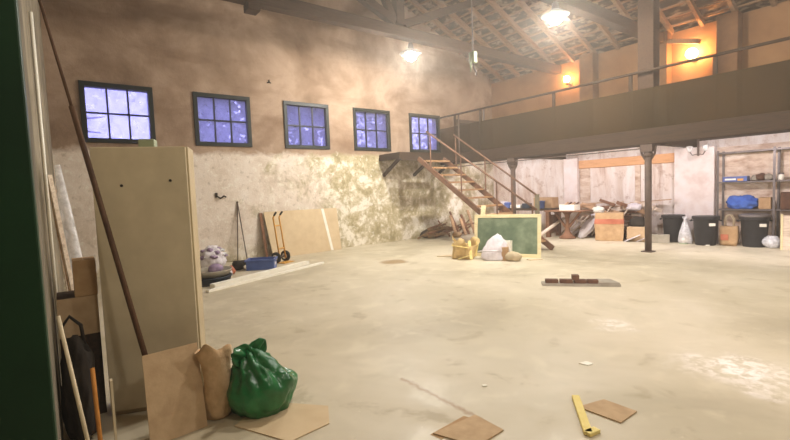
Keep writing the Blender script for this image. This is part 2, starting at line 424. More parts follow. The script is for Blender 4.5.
# ------------------------------------------------------------------ mezzanine
MZ = 9.26
m = thing('mezzanine', 'raised timber gallery with dark netting along its front', 'mezzanine', (0, MZ, 0)); m['kind'] = 'thing'
MB().box((.03, .0, 2.28), (12.5, YB-MZ-.01, 2.45)).build('deck', 'deck', m)
for x in (2.65, 5.93, 9.2): MB().box((x-.07, .12, 2.14), (x+.07, 2.36, 2.28)).build('joist', 'deck', m)
MB().box((.03, -.06, 2.14), (12.5, .1, 2.44)).build('edge_beam', 'deck', m, bevel=.01)
MB().box((1.63, -.012, 2.44), (12.5, -.008, 3.23)).build('netting', 'net', m)
MB().box((.03, -.012, 2.44), (1.63, -.008, 3.23)).build('netting', 'net_thin', m)
for x in (1.4, 4.3, 7.2):
    MB().box((x-.35, .12, 2.21), (x+.35, .2, 2.27)).build('added_fill_housing', 'greym', m)  # made-up housings for the added spots behind the edge beam
MB().tube([(.0, 0, 3.565), (12.5, 0, 3.565)], .028).build('top_rail', 'deck', m, smooth=True)
for x in (.62, 1.6, 3.86, 5.6, 7.04, 8.6, 10.2): MB().box((x-.03, .0, 2.44), (x+.03, .05, 3.56)).build('rail_post', 'deck', m)
MB().box((1.62, .1, 2.44), (1.66, .14, 3.6)).build('pipe', 'greym', m)

def column(x, label):
    c = thing('steel_column', label, 'column', (x, MZ+.03, 0)); c['kind'] = 'thing'
    MB().lathe([(.062, .02), (.062, 1.92)], 16).build('shaft', 'steel', c, smooth=True)
    MB().box((-.1, -.1, 0), (.1, .1, .02)).build('base_plate', 'steel', c)
    q = MB().lathe([(.06, 1.88), (.085, 1.92), (.085, 1.96), (.07, 1.99)], 16)
    q.box((-.11, -.09, 1.99), (.11, .06, 2.135)); q.build('capital', 'steel', c)
    for sg in (-1, 1): MB().tube([(sg*.05, 0, 1.84), (sg*.12, 0, 1.95), (sg*.14, 0, 2.1)], .022, 8).build('bracket', 'steel', c)
column(2.65, 'slim rusty steel column beside the stairs')
column(5.93, 'rusty steel column standing alone in front of the scrap heap')
column(9.2, 'steel column under the right end of the gallery')
o = MB().box((5.7, MZ+.1, 2.45), (6.0, MZ+.38, 5.85)).build('timber_post', 'beam', bevel=.01); tag(o, 'broad dark timber post rising from the gallery to the roof', 'post', kind='thing')
o = MB().beam((5.47, 11.42, 4.62), (6.1, 11.40, 4.44), .1, .1).build('timber_bracket', 'rafter'); tag(o, 'short lit timber brace above the right bulb', 'brace')
o = MB().tube([(.03, 9.15, 2.05), (5.85, 9.2, 2.06)], .012, 8).build('tie_rod', 'steel'); tag(o, 'thin rusty rod running under the gallery edge', 'rod')

# landing and stair
l = thing('stair_landing', 'small timber landing under the last window at the stair top', 'landing', (.03, 6.95, 0)); l['kind'] = 'thing'
MB().box((0, 0, 2.33), (.9, 2.23, 2.41)).build('deck', 'deck', l)
MB().box((0, -.02, 2.24), (.9, .06, 2.33)).build('edge_board', 'deck', l)
MB().box((.83, .06, 2.2), (.9, 2.23, 2.33)).build('edge_board', 'deck', l)
for y in (.12, 1.2, 2.1): MB().beam((.0, y, 1.85), (.8, y, 2.3), .07, .07).build('brace', 'deck', l)
s = thing('staircase', 'rusty open staircase with pipe handrails climbing to the gallery', 'staircase', (0, 0, 0)); s['kind'] = 'thing'
X0, X1, N0, N1 = 1.02, 4.36, 7.5, 8.4
def sz(x): return 2.36-(x-.87)*.675
for y in (N0, N1): MB().beam((X0, y, sz(X0)-.02), (X1, y, sz(X1)+.03), .045, .12).build('stringer', 'rust', s)
n = 11
for k in range(n):
    z = 2.36-(k+1)*2.36/(n+1)+.0; x = .87+(2.36-z)/.675
    MB().box((x-.11, N0+.026, z-.02), (x+.13, N1-.026, z+.02)).build('tread', 'tread', s)
RAIL = {N0: [(1.38, N0, 2.89), (4.6, N0, .93)], N1: [(1.44, N1, 2.845), (3.95, N1, 1.215)]}
for y in (N0, N1):
    a, c = RAIL[y]
    MB().tube(RAIL[y], .022, 10).build('handrail', 'rust', s, smooth=True)
    for x in ((1.5, 2.55, 3.6, 4.5) if y == N0 else (1.5, 2.5, 3.3)): MB().tube([(x, y, max(0, sz(x))), (x, y, a[2]+(c[2]-a[2])*(x-a[0])/(c[0]-a[0]))], .018, 8).build('baluster', 'rust', s)
MB().box((3.9, 8.43, .3), (3.99, 8.48, 1.22)).build('newel_post', 'newel', s)
g = thing('landing_rail', 'pipe railing end beside the last window above the stairs', 'railing', (.9, 9.2, 2.41))
MB().tube([(0, -.05, 0), (0, -.05, 1.1)], .024).build('rail_post', 'steel', g)

# ------------------------------------------------------------------ lamps
def flood(loc, top, label):
    t = thing('hanging_lamp', label, 'lamp', loc)
    MB().sphere((0, 0, -.02), (.12, .12, .1), 2).build('bulb', 'led', t, smooth=True)
    MB().lathe([(.03, .26), (.05, .24), (.07, .12), (.05, .09)], 16).build('socket', 'greym', t, smooth=True)
    MB().lathe([(.06, .13), (.14, .09), (.24, .03)], 24).build('shade', 'greym', t, smooth=True, solid=.004)
    MB().tube([(0, 0, .25), (0, 0, top-loc[2])], .012, 8).build('rod', 'steel', t)
flood((2.42, 6.2, 4.33), 4.6, 'glaring white lamp hanging under the roof near the windows')
flood((5.33, 7.1, 4.34), 4.6, 'glaring white lamp hanging under the roof near the gallery')
def bulb(loc, label, r=.085):
    t = thing('wall_bulb', label, 'lamp', loc)
    MB().sphere((0, -.17, 0), r, 2).build('bulb', 'bulb', t, smooth=True)
    MB().tube([(0, 0, -.1), (0, -.17, -.13), (0, -.17, -.08)], .025, 8).build('holder', 'steel', t)
    MB().lathe([(.07, 0), (.07, .03)], 14).rot(PI/2, axis='X').move((0, 0, -.1)).build('wall_plate', 'steel', t)
bulb((2.85, YB-.0, 4.36), 'glowing warm bulb on the gallery wall left of the ochre pier', .085)
bulb((5.92, YB-.0, 4.24), 'glowing warm bulb on the gallery wall at the right, larger glare', .115)
# unseen fill lamps added outside the view
def lamp(name, loc, e, col, r=.15):
    d = bpy.data.lights.new(name, 'POINT'); d.energy = e; d.color = col; d.shadow_soft_size = r
    o = bpy.data.objects.new(name, d); COL.objects.link(o); o.location = loc
lamp('added_hall_fill', (10.6, 6.6, 4.3), 420, (1, .95, .88))  # added fill, off to the right
d = bpy.data.lights.new('added_front_fill', 'SPOT'); d.energy = 260; d.color = (1, .93, .83); d.spot_size = math.radians(150); d.spot_blend = .6; d.shadow_soft_size = .12  # added overhead spot brightening the left wall, boards and near floor
o = bpy.data.objects.new('added_front_fill', d); COL.objects.link(o); o.location = (6.6, 2.7, 4.35)
lamp('added_entry_fill', (10.8, 1.6, 3.6), 130, (1, .91, .78))  # added fill for the cabinet and foreground
d = bpy.data.lights.new('added_right_fill', 'SPOT'); d.energy = 1250; d.color = (1, .88, .92); d.spot_size = math.radians(76); d.spot_blend = .7; d.shadow_soft_size = .04  # added unseen spot brightening the back wall and right floor
o = bpy.data.objects.new('added_right_fill', d); COL.objects.link(o); o.location = (11.9, 1.0, 2.2)
o.rotation_euler = (Vector((5.0, 11.6, 1.3))-Vector(o.location)).to_track_quat('-Z', 'Y').to_euler()
wl_ = thing('added_light_shield', 'added unseen light stand with a broad visor, right of the view', 'lamp', (11.9, 1.0, 0), math.radians(123))  # added stand whose visor keeps the spot off the upper gallery
MB().box((-.12, -.5, 2.23), (.75, .5, 2.24)).build('visor', 'black', wl_)
MB().box((-.16, -.12, 2.06), (-.12, .12, 2.23)).build('back_plate', 'black', wl_)
MB().tube([(-.14, 0, .02), (-.14, 0, 2.06)], .02, 8).build('stand_pole', 'greym', wl_)
MB().lathe([(.22, 0), (.22, .02), (.04, .04)], 20, (-.14, 0, 0)).build('stand_foot', 'greym', wl_)

for x in (1.4, 4.3, 7.2):  # added fill spots hidden behind the edge beam, brightening the wall below
    d = bpy.data.lights.new('added_gallery_fill', 'SPOT'); d.energy = 140; d.color = (1, .90, .95); d.spot_size = math.radians(165); d.spot_blend = .5; d.shadow_soft_size = .1
    o = bpy.data.objects.new('added_gallery_fill', d); COL.objects.link(o); o.location = (x, MZ+.24, 2.17)
    o.rotation_euler = Vector((0, 1, -.75)).to_track_quat('-Z', 'Y').to_euler()

# hook block on a chain
h = thing('chain_hoist', 'greenish chain hoist hanging from the roof by the gallery', 'hoist', (4.5, 5.88, 3.4))
MB().tube([(0, 0, .35), (0, 0, 2.9)], .012, 8).build('chain', 'steel', h)
q = MB(); q.box((-.06, -.05, .18), (.06, .05, .38)); q.build('block', 'cup', h, bevel=.015)
MB().tube([(0, 0, .18), (0, .02, .1), (.03, .05, .03), (0, .08, 0), (-.03, .1, .04)], .018, 8).build('hook', 'steel', h, smooth=True)
MB().tube([(.02, -.04, .3), (.04, -.12, .12), (.03, -.1, .02), (.0, -.05, .2)], .01, 8).build('loop', 'cup', h)

# ------------------------------------------------------------------ entrance door, left edge
d = bpy.data.objects.new('door_2', None); COL.objects.link(d); struct(d, 'dark green steel door leaf at the left edge', 'door'); d.location = (8.72, -1.054, 0)
MB().box((0, 0, .02), (.05, 1.01, 2.7)).build('leaf', 'door_green', d, bevel=.004)
MB().box((.05, .0, .02), (.075, .66, 1.12)).build('panel', 'door_green', d, bevel=.004)
MB().box((.05, .655, .02), (.08, .668, 1.14)).build('panel_edge', 'greym', d)
o = struct(MB().box((8.1, -.1, 0), (8.35, -.06, 2.75)).build('trim_10', 'jamb', bevel=.01), 'rough plaster jamb beside the green door', 'trim')

# ------------------------------------------------------------------ tall cabinet and things round it
A = math.radians(-20)
cb = thing('tall_cabinet', 'tall cream cabinet standing by the entrance wall', 'cabinet', (6.7, .68, 0), A)
# local: front face at x=0 facing +x, right side at y=0, width along -y
Wc, Hc, Dc = .565, 1.755, .26
MB().box((-Dc, -Wc, .0), (-.02, 0, Hc)).build('body', 'cream2', cb, bevel=.004)
dr = MB().box((-.02, -Wc+.003, .03), (.0, -.012, Hc-.004)).build('door', 'cream', cb, bevel=.004)
for (y, z) in ((-.115, 1.53), (-.4, 1.505)):
    MB().lathe([(.009, 0), (.009, .005)], 10).rot(PI/2, axis='Y').move((0, y, z)).build('keyhole', 'hole', dr)
o = MB().box((-.05, -.05, 0), (.05, .05, .075)).build('small_box', 'cup', bevel=.008); put(o, (6.36, .50, Hc), A); tag(o, 'small pale green box on top of the cream cabinet', 'box')

def leaning_sheet(name, bl, br, tl, th, m, label, cat, bev=.0):
    bl, br, tl = Vector(bl), Vector(br), Vector(tl); n = (br-bl).cross(tl-bl).normalized()*th
    o = MB().prism([bl, br, br+(tl-bl), tl], n).build(name, m, bevel=bev); return tag(o, label, cat)
leaning_sheet('cardboard_sheet', (7.08, .298, 0), (7.05, .612, 0), (6.9, .307, .48), .006, 'card', 'cardboard sheet leaning against the foot of the cream cabinet', 'cardboard')
o = MB().tube([(6.96, .405, .01), (6.5, .08, 2.0)], [.016, .016]).tube([(6.5, .08, 2.0), (6.27, -.07, 2.9)], [.009, .009]).build('long_pole', 'darkstick', smooth=True); tag(o, 'long dark wooden pole leaning across the cream cabinet', 'pole')

# narrow stand with box, bag, sticks
st = thing('plywood_stand', 'narrow plywood stand between the cream cabinet and wall', 'stand', (6.25, .02, 0))
MB().box((-.15, -.1, .0), (.15, .115, .8)).build('body', 'deck', st)
MB().box((.15, -.1, .55), (.158, .115, .8)).build('front_panel', 'card', st)
bx = thing('cardboard_box', 'small cardboard box on the narrow stand left of the cabinet', 'box', (6.3, .075, .8))
MB().box((-.1, -.06, 0), (.1, .065, .235)).build('carton', 'card_dk', bx, bevel=.004)
MB().box((-.1, -.003, .235), (.1, .003, .2365)).build('tape', 'card_pale', bx)
def lumpy(c, r, amp, freq, seed, flat=None, sub=4):
    mb = MB()
    def fn(q, p):
        q = q*(1+amp*noise.noise(p*freq+Vector((seed, 0, 0)))+amp*.5*noise.noise(p*freq*2.3+Vector((0, seed, 0))))
        if flat is not None and q.z < flat: q.z = flat+(q.z-flat)*.08
        return q
    return mb.sphere(c, r, sub, fn)
hb = thing('dark_bag', 'dark cloth bag with handle loops beside the narrow stand', 'bag', (6.75, 0, 0))
lumpy((0, -.0, .3), (.17, .085, .32), .25, 2, 3, -.27).build('bag_body', 'dark', hb, smooth=True)
MB().tube([(0, -.04, .56), (.0, -.06, .7), (.02, -.02, .76), (.02, .03, .7), (.0, .04, .58)], .01, 8).build('handle', 'dark', hb, smooth=True)
def stick(p, q, r, m, name, label, cat='stick'):
    return tag(MB().tube([p, q], r, 10).build(name, m, smooth=True), label, cat)
stick((7.42, .045, .01), (7.2, -.06, .86), .009, 'stick', 'broom_handle', 'pale thin broom handle leaning by the green door', 'broom handle')
stick((7.12, .07, .01), (6.98, .062, .5), .011, 'amber', 'wooden stake', 'orange wooden stake standing beside the dark bag').name = 'wooden_stake'
o = MB().box((6.99, .135, .0), (7.03, .147, .42)).build('white_stake', 'stick'); tag(o, 'pale slat standing at the left foot of the cabinet', 'slat')
bd = thing('wrapped_bundle', 'plastic wrapped bundle of strips leaning on the entrance wall', 'bundle', (0, 0, 0))
for k, (x, m) in enumerate(((5.6, 'plank2'), (5.75, 'plank'), (5.9, 'plank2'))):
    MB().beam((x+.1, .04+.02*k, .02), (x-.15, -.07, 1.5+.06*k), .03, .015).build('strip', m, bd)
q = MB(); rr = random.Random(3)
q.tube([(5.83, .06, .7), (5.78, .04, 1.0), (5.7, .01, 1.3), (5.62, -.02, 1.7)], [.03, .045, .04, .02], 14).jitter(.02, 9); q.build('film', 'clear', bd, smooth=True)

o = MB().tube([(6.0, -.088, 0), (6.0, -.088, 2.7)], .011, 8).build('wall_conduit', 'white', smooth=True); tag(o, 'pale conduit running up the entrance wall beside the green door', 'conduit')
# green refuse bag
gb = thing('green_refuse_bag', 'shiny green refuse bag tied on top, on the floor by the cabinet', 'bag', (7.06, .955, 0))
def bagfn(q, p):
    up = max(0, p.z); a = math.atan2(p.y+.25, p.x)
    fold = math.sin(a*8+3*noise.noise(p*1.8))*.11+.05*math.sin(a*17+2*p.z)+.04*noise.noise(p*6)
    q = q*(1+fold*(.25+up)*.8+.16*noise.noise(p*1.5+Vector((3, 1, 0))))
    pull = up**1.6
    q.x *= 1-.38*pull; q.y = q.y*(1-.3*pull)-.06*pull
    q *= 1.04-.10*abs(noise.noise(p*3.1))
    if p.y > 0: q.z -= .09*p.y*up
    if p.y < 0: q.y *= .9
    if q.z < -.16: q.z = -.16+(q.z+.16)*.06
    return q
MB().sphere((0, 0, .165), (.2, .225, .235), 5, bagfn).build('bag_body', 'bag', gb, smooth=True)
q = MB()
def ear(c, d, w, l, seed):
    c, d = Vector(c), Vector(d).normalized(); sd = d.cross(Vector((1, .2, .1))).normalized()
    def fn(u, v):
        a = (u-.5)*2; ww = w*(.3+.9*math.sin(PI*min(1, v*.8+.08)))
        return c+d*l*v*(1-.25*a*a)+sd*a*ww*.5+Vector((1, 0, 0))*(.014*math.sin(u*14+seed)+.03*v*math.cos(a*2))
    q.grid(12, 8, fn)
ear((.02, -.08, .37), (.1, -.9, .6), .13, .13, 0); ear((0, -.03, .37), (-.1, .55, .8), .12, .12, 2)
q.sphere((0, -.055, .38), (.045, .06, .035), 2)
q.build('knot', 'bag', gb, smooth=True, solid=.004)

# open brown paper sack
ps = thing('paper_sack', 'crumpled brown paper sack, open, between cabinet and green bag', 'sack', (6.95, .705, 0), .5); ps.scale = (1, 1, 1.12)
prof = [(.0001, .0), (.075, .004), (.092, .03), (.098, .1), (.09, .18), (.082, .26), (.088, .33), (.1, .39)]
def psf(p, a, t):
    k = 1+.14*noise.noise(Vector((math.cos(a)*1.4, math.sin(a)*1.4, p.z*9)))+.10*math.sin(a*5+p.z*14)*t
    return Vector((p.x*k+.03*t*math.sin(p.z*9), p.y*k, p.z+.045*t*math.sin(a+2.5)+.02*t*math.sin(a*4)))
MB().lathe([prof[0], prof[1], prof[2]]+[(.098-.008*i+.0*i, .06+.045*i) for i in range(1, 6)]+[(.085, .34), (.098, .39)], 40, fn=psf)
q = MB(); prof = [(.0, .0), (.08, .004), (.095, .03), (.1, .08), (.096, .13), (.09, .18), (.084, .23), (.08, .28), (.084, .32), (.094, .355), (.1, .385)]
q.lathe(prof, 44, fn=psf)
bmesh.ops.delete(q.bm, geom=[f for f in q.bm.faces if len(f.verts) > 10 and f.calc_center_median().z > .2], context='FACES')
q.build('paper_body', 'paper', ps, smooth=True, solid=.004)
def sheet_on_floor(name, pts, m, label, cat, th=.006, group=None, z=.0, wav=.0):
    q = MB().prism([(x, y, z+.001) for x, y in pts], (0, 0, th))
    if wav: q.jitter(wav, 5)
    return tag(q.build(name, m), label, cat, group)
sheet_on_floor('cardboard_scrap', [(7.17, .74), (7.56, .93), (7.53, 1.2), (7.33, 1.3), (6.98, 1.0)], 'card_pale', 'flat pale cardboard piece on the floor before the green bag', 'cardboard')
sheet_on_floor('cardboard_scrap', [(8.03, 1.60), (8.28, 1.70), (8.268, 1.93), (8.045, 1.935)], 'card', 'square brown cardboard flat on the floor at the bottom middle', 'cardboard', .008)
sheet_on_floor('cardboard_scrap', [(8.02, 1.585), (8.1, 1.6), (8.06, 1.9), (8.0, 1.88)], 'card_dk', 'narrow strip of cardboard under the square brown cardboard', 'cardboard', .0005)
sheet_on_floor('cardboard_scrap', [(8.40, 2.49), (8.455, 2.70), (8.66, 2.70), (8.66, 2.50)], 'card', 'cardboard scrap beside the yellow strip, bottom right of the floor', 'cardboard', .008)
o = MB().beam((8.33, 2.59, .012), (8.53, 2.34, .012), .05, .022).build('foam_strip', 'yellow', bevel=.004)
q = MB(); q.beam((8.32, 2.595, .012), (8.605, 2.245, .012), .048, .022); q.beam((8.60, 2.235, .012), (8.615, 2.32, .012), .045, .022)
bpy.data.objects.remove(o); o = q.build('foam_strip', 'yellow', bevel=.004); tag(o, 'bent yellow foam strip on the floor at the bottom right', 'foam strip')
sheet_on_floor('paper_scrap', [(8.03, 3.13), (8.05, 3.21), (8.11, 3.2), (8.1, 3.14)], 'white', 'small white paper scrap on the empty floor, above the yellow strip', 'paper', .006)
sheet_on_floor('paper_scrap', [(7.79, 2.28), (7.80, 2.31), (7.825, 2.3), (7.81, 2.27)], 'white', 'tiny white chip on the floor above the square cardboard', 'paper', .006)

# ------------------------------------------------------------------ along the left wall
cs = thing('cardboard_sheet', 'wide cardboard panel leaning on the left wall behind the hand truck', 'cardboard', (0, 0, 0))
n0 = Vector((.008, 0, .001))
MB().prism([(.33, 3.70, 0), (.22, 5.53, 0), (.045, 5.53, 1.045), (.06, 3.62, 1.05)], n0).build('panel', 'card_pale', cs)
MB().prism([(.2415, 5.22, .0), (.2375, 5.29, 0), (.066, 5.15, 1.045), (.068, 5.08, 1.045)], n0*1.4).build('fold_strip', 'white', cs)
o = MB().prism([(.2, 3.64, 0), (.26, 3.56, 0), (.05, 3.52, 1.03), (.04, 3.6, 1.03)], (-.008, 0, 0)).build('board', 'plank3'); tag(o, 'dark narrow board behind the left edge of the cardboard panel', 'board')

ht = thing('hand_truck', 'orange two-wheeled hand truck before the leaning cardboard panel', 'hand truck', (1.05, 3.58, 0), math.radians(28))
# local: back leaning towards -x, width along y
for sy in (-1, 1):
    MB().tube([(.05, sy*.095, .08), (-.03, sy*.095, .7), (-.07, sy*.095, .95), (-.02, sy*.095, 1.02)], .016, 10).build('upright', 'orange', ht, smooth=True)
    MB().tube([(-.04, sy*.095, 1.0), (.02, sy*.095, 1.07)], .02, 10).build('grip', 'rubber', ht)
    wl = MB().lathe([(.03, -.03), (.085, -.035), (.115, -.02), (.12, 0), (.115, .02), (.085, .035), (.03, .03)], 24).rot(PI/2, axis='X').move((-.0, sy*.15, .12)).build('wheel', 'rubber', ht, smooth=True)
    MB().lathe([(.01, -.04), (.06, -.04), (.06, .04), (.01, .04)], 16).rot(PI/2, axis='X').move((-.0, sy*.15, .12)).build('hub', 'white', wl)
for z, x in ((.3, .02), (.78, -.045)): MB().tube([(x, -.095, z), (x, .095, z)], .014, 8).build('crossbar', 'orange', ht)
MB().box((.04, -.16, .005), (.22, .16, .018)).build('toe_plate', 'orange', ht)
MB().tube([(0, -.15, .12), (0, .15, .12)], .014, 8).build('axle', 'steel', ht)

def crate(loc, rz, m, label, L=.52, Wd=.34, H=.2):
    c = thing('plastic_crate', label, 'crate', loc, rz)
    q = MB(); e = .015
    q.box((-L/2, -Wd/2, 0), (L/2, Wd/2, e))
    for a, b in (((-L/2, -Wd/2, e), (L/2, -Wd/2+e, H)), ((-L/2, Wd/2-e, e), (L/2, Wd/2, H)), ((-L/2, -Wd/2+e, e), (-L/2+e, Wd/2-e, H)), ((L/2-e, -Wd/2+e, e), (L/2, Wd/2-e, H))): q.box(a, b)
    q.build('tub', m, c)
    q = MB(); k = .022
    for a, b in (((-L/2-k, -Wd/2-k, H-.03), (L/2+k, -Wd/2, H)), ((-L/2-k, Wd/2, H-.03), (L/2+k, Wd/2+k, H)), ((-L/2-k, -Wd/2, H-.03), (-L/2, Wd/2, H)), ((L/2, -Wd/2, H-.03), (L/2+k, Wd/2, H))): q.box(a, b)
    q.build('rim', m, c)
    for sx in (-1, 1):
        MB().box((sx*L/4-.06, -Wd/2-.006, .05), (sx*L/4+.06, -Wd/2, .13)).build('side_rib', m, c)
    MB().box((L/2, -.09, .07), (L/2+.004, .09, .12)).build('label_plate', 'whitefab', c)
    return c
crate((1.5, 3.0, 0), math.radians(60), 'blue', 'blue plastic crate on the floor left of the hand truck')
bs = thing('round_basin', 'grey round basin on a dark one beside the cabinet', 'basin', (2.25, 1.88, .13))
MB().lathe([(.2, 0), (.26, .02), (.31, .1), (.33, .1), (.325, .085), (.27, .0), (.21, -.005)], 28).build('bowl', 'grey', bs, smooth=True)
o = MB().lathe([(.0, 0), (.28, .0), (.31, .04), (.33, .125), (.345, .125), (.34, .11), (.0, .1)], 28).build('dark_tub', 'navy', smooth=True); put(o, (2.25, 1.86, 0)); tag(o, 'low dark blue tub on the floor under the grey basin', 'tub')
wb = thing('stuffed_bag', 'white plastic bag of purple wrappings by the left wall', 'bag', (1.0, 2.22, 0))
lumpy((0, 0, .23), (.2, .24, .25), .22, 2.2, 5, -.22).build('bag_body', 'whitefab', wb, smooth=True)
rw = random.Random(4)
for k in range(11):
    a = rw.uniform(-1.6, 1.6); e_ = rw.uniform(.1, 1.2); p = Vector((.19*math.cos(a)*math.cos(e_), .22*math.sin(a)*math.cos(e_), .25+.22*math.sin(e_)))
    lumpy(p, (rw.uniform(.03, .06), rw.uniform(.03, .08), rw.uniform(.02, .04)), .5, 2.5, k+9, sub=3).rot(rw.uniform(-.3, .3), p, 'X').build('wrapping', 'purple' if k % 3 else 'clear', wb, smooth=True)
for k, (x, y, r, m, lab) in enumerate(((1.62, 2.36, .08, 'red', 'reddish bundle on the floor between basin and blue crate'), (1.95, 2.2, .09, 'whitefab', 'pale crumpled bag in front of the white stuffed bag'), (1.25, 2.62, .1, 'dark', 'dark rag bundle beside the blue crate'))):
    o = lumpy((0, 0, r*.8), (r*1.2, r*1.1, r), .3, 2.5, k+2, -r*.78, 3).build('rag_bundle', m, smooth=True); put(o, (x, y, 0)); tag(o, lab, 'bundle')
o = lumpy((0, 0, .07), (.12, .12, .08), .15, 2, 4, -.06, 3).build('dark_ball', 'purple', smooth=True); put(o, (2.12, 1.98, .145)); tag(o, 'dark purple lump lying in the grey basin', 'lump')
q = MB(); q.beam((.6, 2.72, .04), (.75, 3.32, .04), .22, .08); o = q.build('dark_tray', 'dark', bevel=.02); tag(o, 'low dark tray by the wall behind the blue crate', 'tray')
tg = thing('folding_rods', 'pair of thin dark rods leaning on the left wall, joined on top', 'rods', (.0, 0, 0))
for y in (2.94, 3.15): MB().tube([(.2, y, .005), (.04, 3.06, 1.3)], .012, 8).build('rod', 'steel', tg)
MB().sphere((.045, 3.06, 1.3), .022, 2).build('hinge', 'steel', tg)
hk = thing('wall_bracket', 'dark bent bracket on the left wall above the white bag', 'bracket', (.026, 2.7, 1.42))
MB().box((0, -.1, 0), (.02, -.05, .1)).build('plate', 'dark', hk)
MB().tube([(.015, -.07, .03), (.05, .0, -.02), (.03, .08, .03), (.03, .12, .0)], .018, 8).build('arm', 'dark', hk, smooth=True)
hk = thing('wall_hook', 'small dark three-pronged hook high on the wall between windows', 'hook', (.0, 3.95, 4.02))
for a in (90, 210, 330): MB().tube([(.005, 0, 0), (.02, .05*math.cos(math.radians(a)), .05*math.sin(math.radians(a)))], .012, 6).build('prong', 'dark', hk)
MB().box((0, -.02, -.02), (.012, .02, .02)).build('plate', 'dark', hk)
for p, q_, w_, lab in (((2.72, 1.76, .035), (1.72, 3.86, .035), .11, 'white painted board on the floor nearer the left wall'), ((2.98, 1.62, .02), (1.93, 4.1, .02), .07, 'longer white board on the floor beside the other white board')):
    o = MB().beam(p, q_, w_, p[2]*1.96).build('white_board', 'white', bevel=.004); tag(o, lab, 'board')

# ------------------------------------------------------------------ junk heap under the stairs
rr = random.Random(11)
for k in range(16):
    y = 8.3+rr.random()*1.5; L = .5+rr.random()*.6; a = rr.uniform(-.5, .5); z = .05+.04*(k % 8)
    c = Vector((.42+rr.uniform(-.1, .2), y, z)); d = Vector((math.sin(a)*.5, math.cos(a), rr.uniform(.0, .45))).normalized()*L/2
    if c.z-abs(d.z) < .03: c.z = abs(d.z)+.03
    o = MB().tube([c-d, c+Vector((rr.uniform(-.03, .03), 0, .02)), c+d], [.028, .03, .018], 8).build('branch', 'bark' if k % 3 else 'plank3', smooth=True)
    tag(o, 'dry branch in the dark brushwood heap by the left wall', 'branch', 'brushwood beneath the landing')
for k in range(6):
    y = 8.95+.2*k; p = Vector((.62+.05*(k % 2), y, .0)); q_ = p+Vector((-.28, rr.uniform(-.25, .3), .5+.12*(k % 3)))
    o = MB().beam(p+Vector((0, 0, .03)), q_, .09, .03).build('offcut', 'plank' if k % 2 else 'plank3'); tag(o, 'timber offcut propped on the brushwood heap beneath the stairs', 'offcut', 'offcuts beneath the stairs')
o = lumpy((0, 0, .07), (.12, .14, .09), .3, 2.5, 6, -.07, 3).build('tan_rag', 'card_dk', smooth=True); put(o, (.75, 9.1, .0)); tag(o, 'tan rag lying in front of the brushwood heap', 'rag')
o = lumpy((0, 0, .13), (.1, .5, .15), .25, 2.5, 8, -.128, 4).build('dark_sack', 'dark', smooth=True); put(o, (.15, 8.75, .0)); tag(o, 'long dark sack under the brushwood by the left wall', 'sack')

# ------------------------------------------------------------------ chalkboard group
B0, B1 = Vector((3.60, 6.73, 0)), Vector((4.79, 7.34, 0)); bl = (B1-B0).length
ca = thing('chalkboard', 'cream framed green chalkboard leaning in the middle of the hall', 'chalkboard', (B0.x, B0.y, 0), math.atan2(B1.y-B0.y, B1.x-B0.x))
tilt = math.atan2(.14, .85); HB = .865
def tl(mb): return mb.rot(-tilt, axis='X')
e = .07
tl(MB().box((e, .008, e), (bl-e, .018, HB-e))).build('slate', 'slate', ca)
for a, b in (((0, 0, 0), (bl, .03, e)), ((0, 0, HB-e), (bl, .03, HB)), ((0, 0, e), (e, .03, HB-e)), ((bl-e, 0, e), (bl, .03, HB-e))):
    tl(MB().box(a, b)).build('frame_rail', 'pine', ca, bevel=.004)
o = MB().beam((3.58, 6.88, .0), (3.50, 7.16, 1.02), .1, .03).move((0, .03, .005)).build('pine_plank', 'pine'); tag(o, 'pale pine plank standing behind the chalkboard', 'plank')
# yellow and brown torn sack
ys_ = thing('torn_sack', 'torn brown and yellow paper sack before the chalkboard', 'sack', (3.64, 6.40, 0), .5)
q = MB(); q.lathe([(.0, 0), (.2, .005), (.23, .05), (.24, .12), (.22, .2), (.25, .28)], 30, fn=lambda p, a, t: Vector((p.x*(1+.25*math.sin(a*3+1)*t), p.y*(.8+.2*math.sin(a*5)*t), p.z+.06*t*math.sin(a*3))))
bmesh.ops.delete(q.bm, geom=[f for f in q.bm.faces if len(f.verts) > 10 and f.calc_center_median().z > .15], context='FACES')
q.jitter(.05, 7, 2); bmesh.ops.scale(q.bm, vec=(1, 1, 1.25), verts=q.bm.verts); q.build('paper_body', 'torn', ys_, smooth=True, solid=.006)
for k, (p, q2) in enumerate((((.2, -.2, .01), (.12, -.02, .36)), ((-.2, -.16, .28), (.15, -.22, .24)), ((.24, -.05, .05), (.28, .05, .34)), ((-.05, -.26, .02), (.2, -.25, .1)))):
    MB().beam(p, q2, .06, .012).build('yellow_strip', 'yellow', ys_)
ws = thing('white_sack', 'slumped white woven sack leaning before the chalkboard', 'sack', (4.2, 6.56, 0), .47)
def wsf(q, p):
    t = (p.z+1)/2
    q = Vector((q.x*(1.15-.42*t)+.13*t, q.y*(1.1-.45*t)+.1*t, q.z*1.1))
    q *= 1+.2*noise.noise(p*2.3+Vector((1, 4, 2)))+.09*noise.noise(p*5)
    if q.z < -.2: q.z = -.2+(q.z+.2)*.05
    return q
MB().sphere((0, 0, .205), (.24, .17, .25), 4, wsf).build('sack_body', 'whitefab', ws, smooth=True)
MB().tube([(-.24, -.02, .16), (-.1, -.17, .2), (.08, -.18, .2), (.2, -.06, .2)], .014, 8).build('fold', 'whitefab', ws, smooth=True)
o = MB().box((-.17, -.1, 0), (.17, .1, .36)).build('white_carton', 'white', bevel=.006); put(o, (4.27, 6.83, .0), .47, -.12); tag(o, 'white carton standing between the white sack and chalkboard', 'carton')
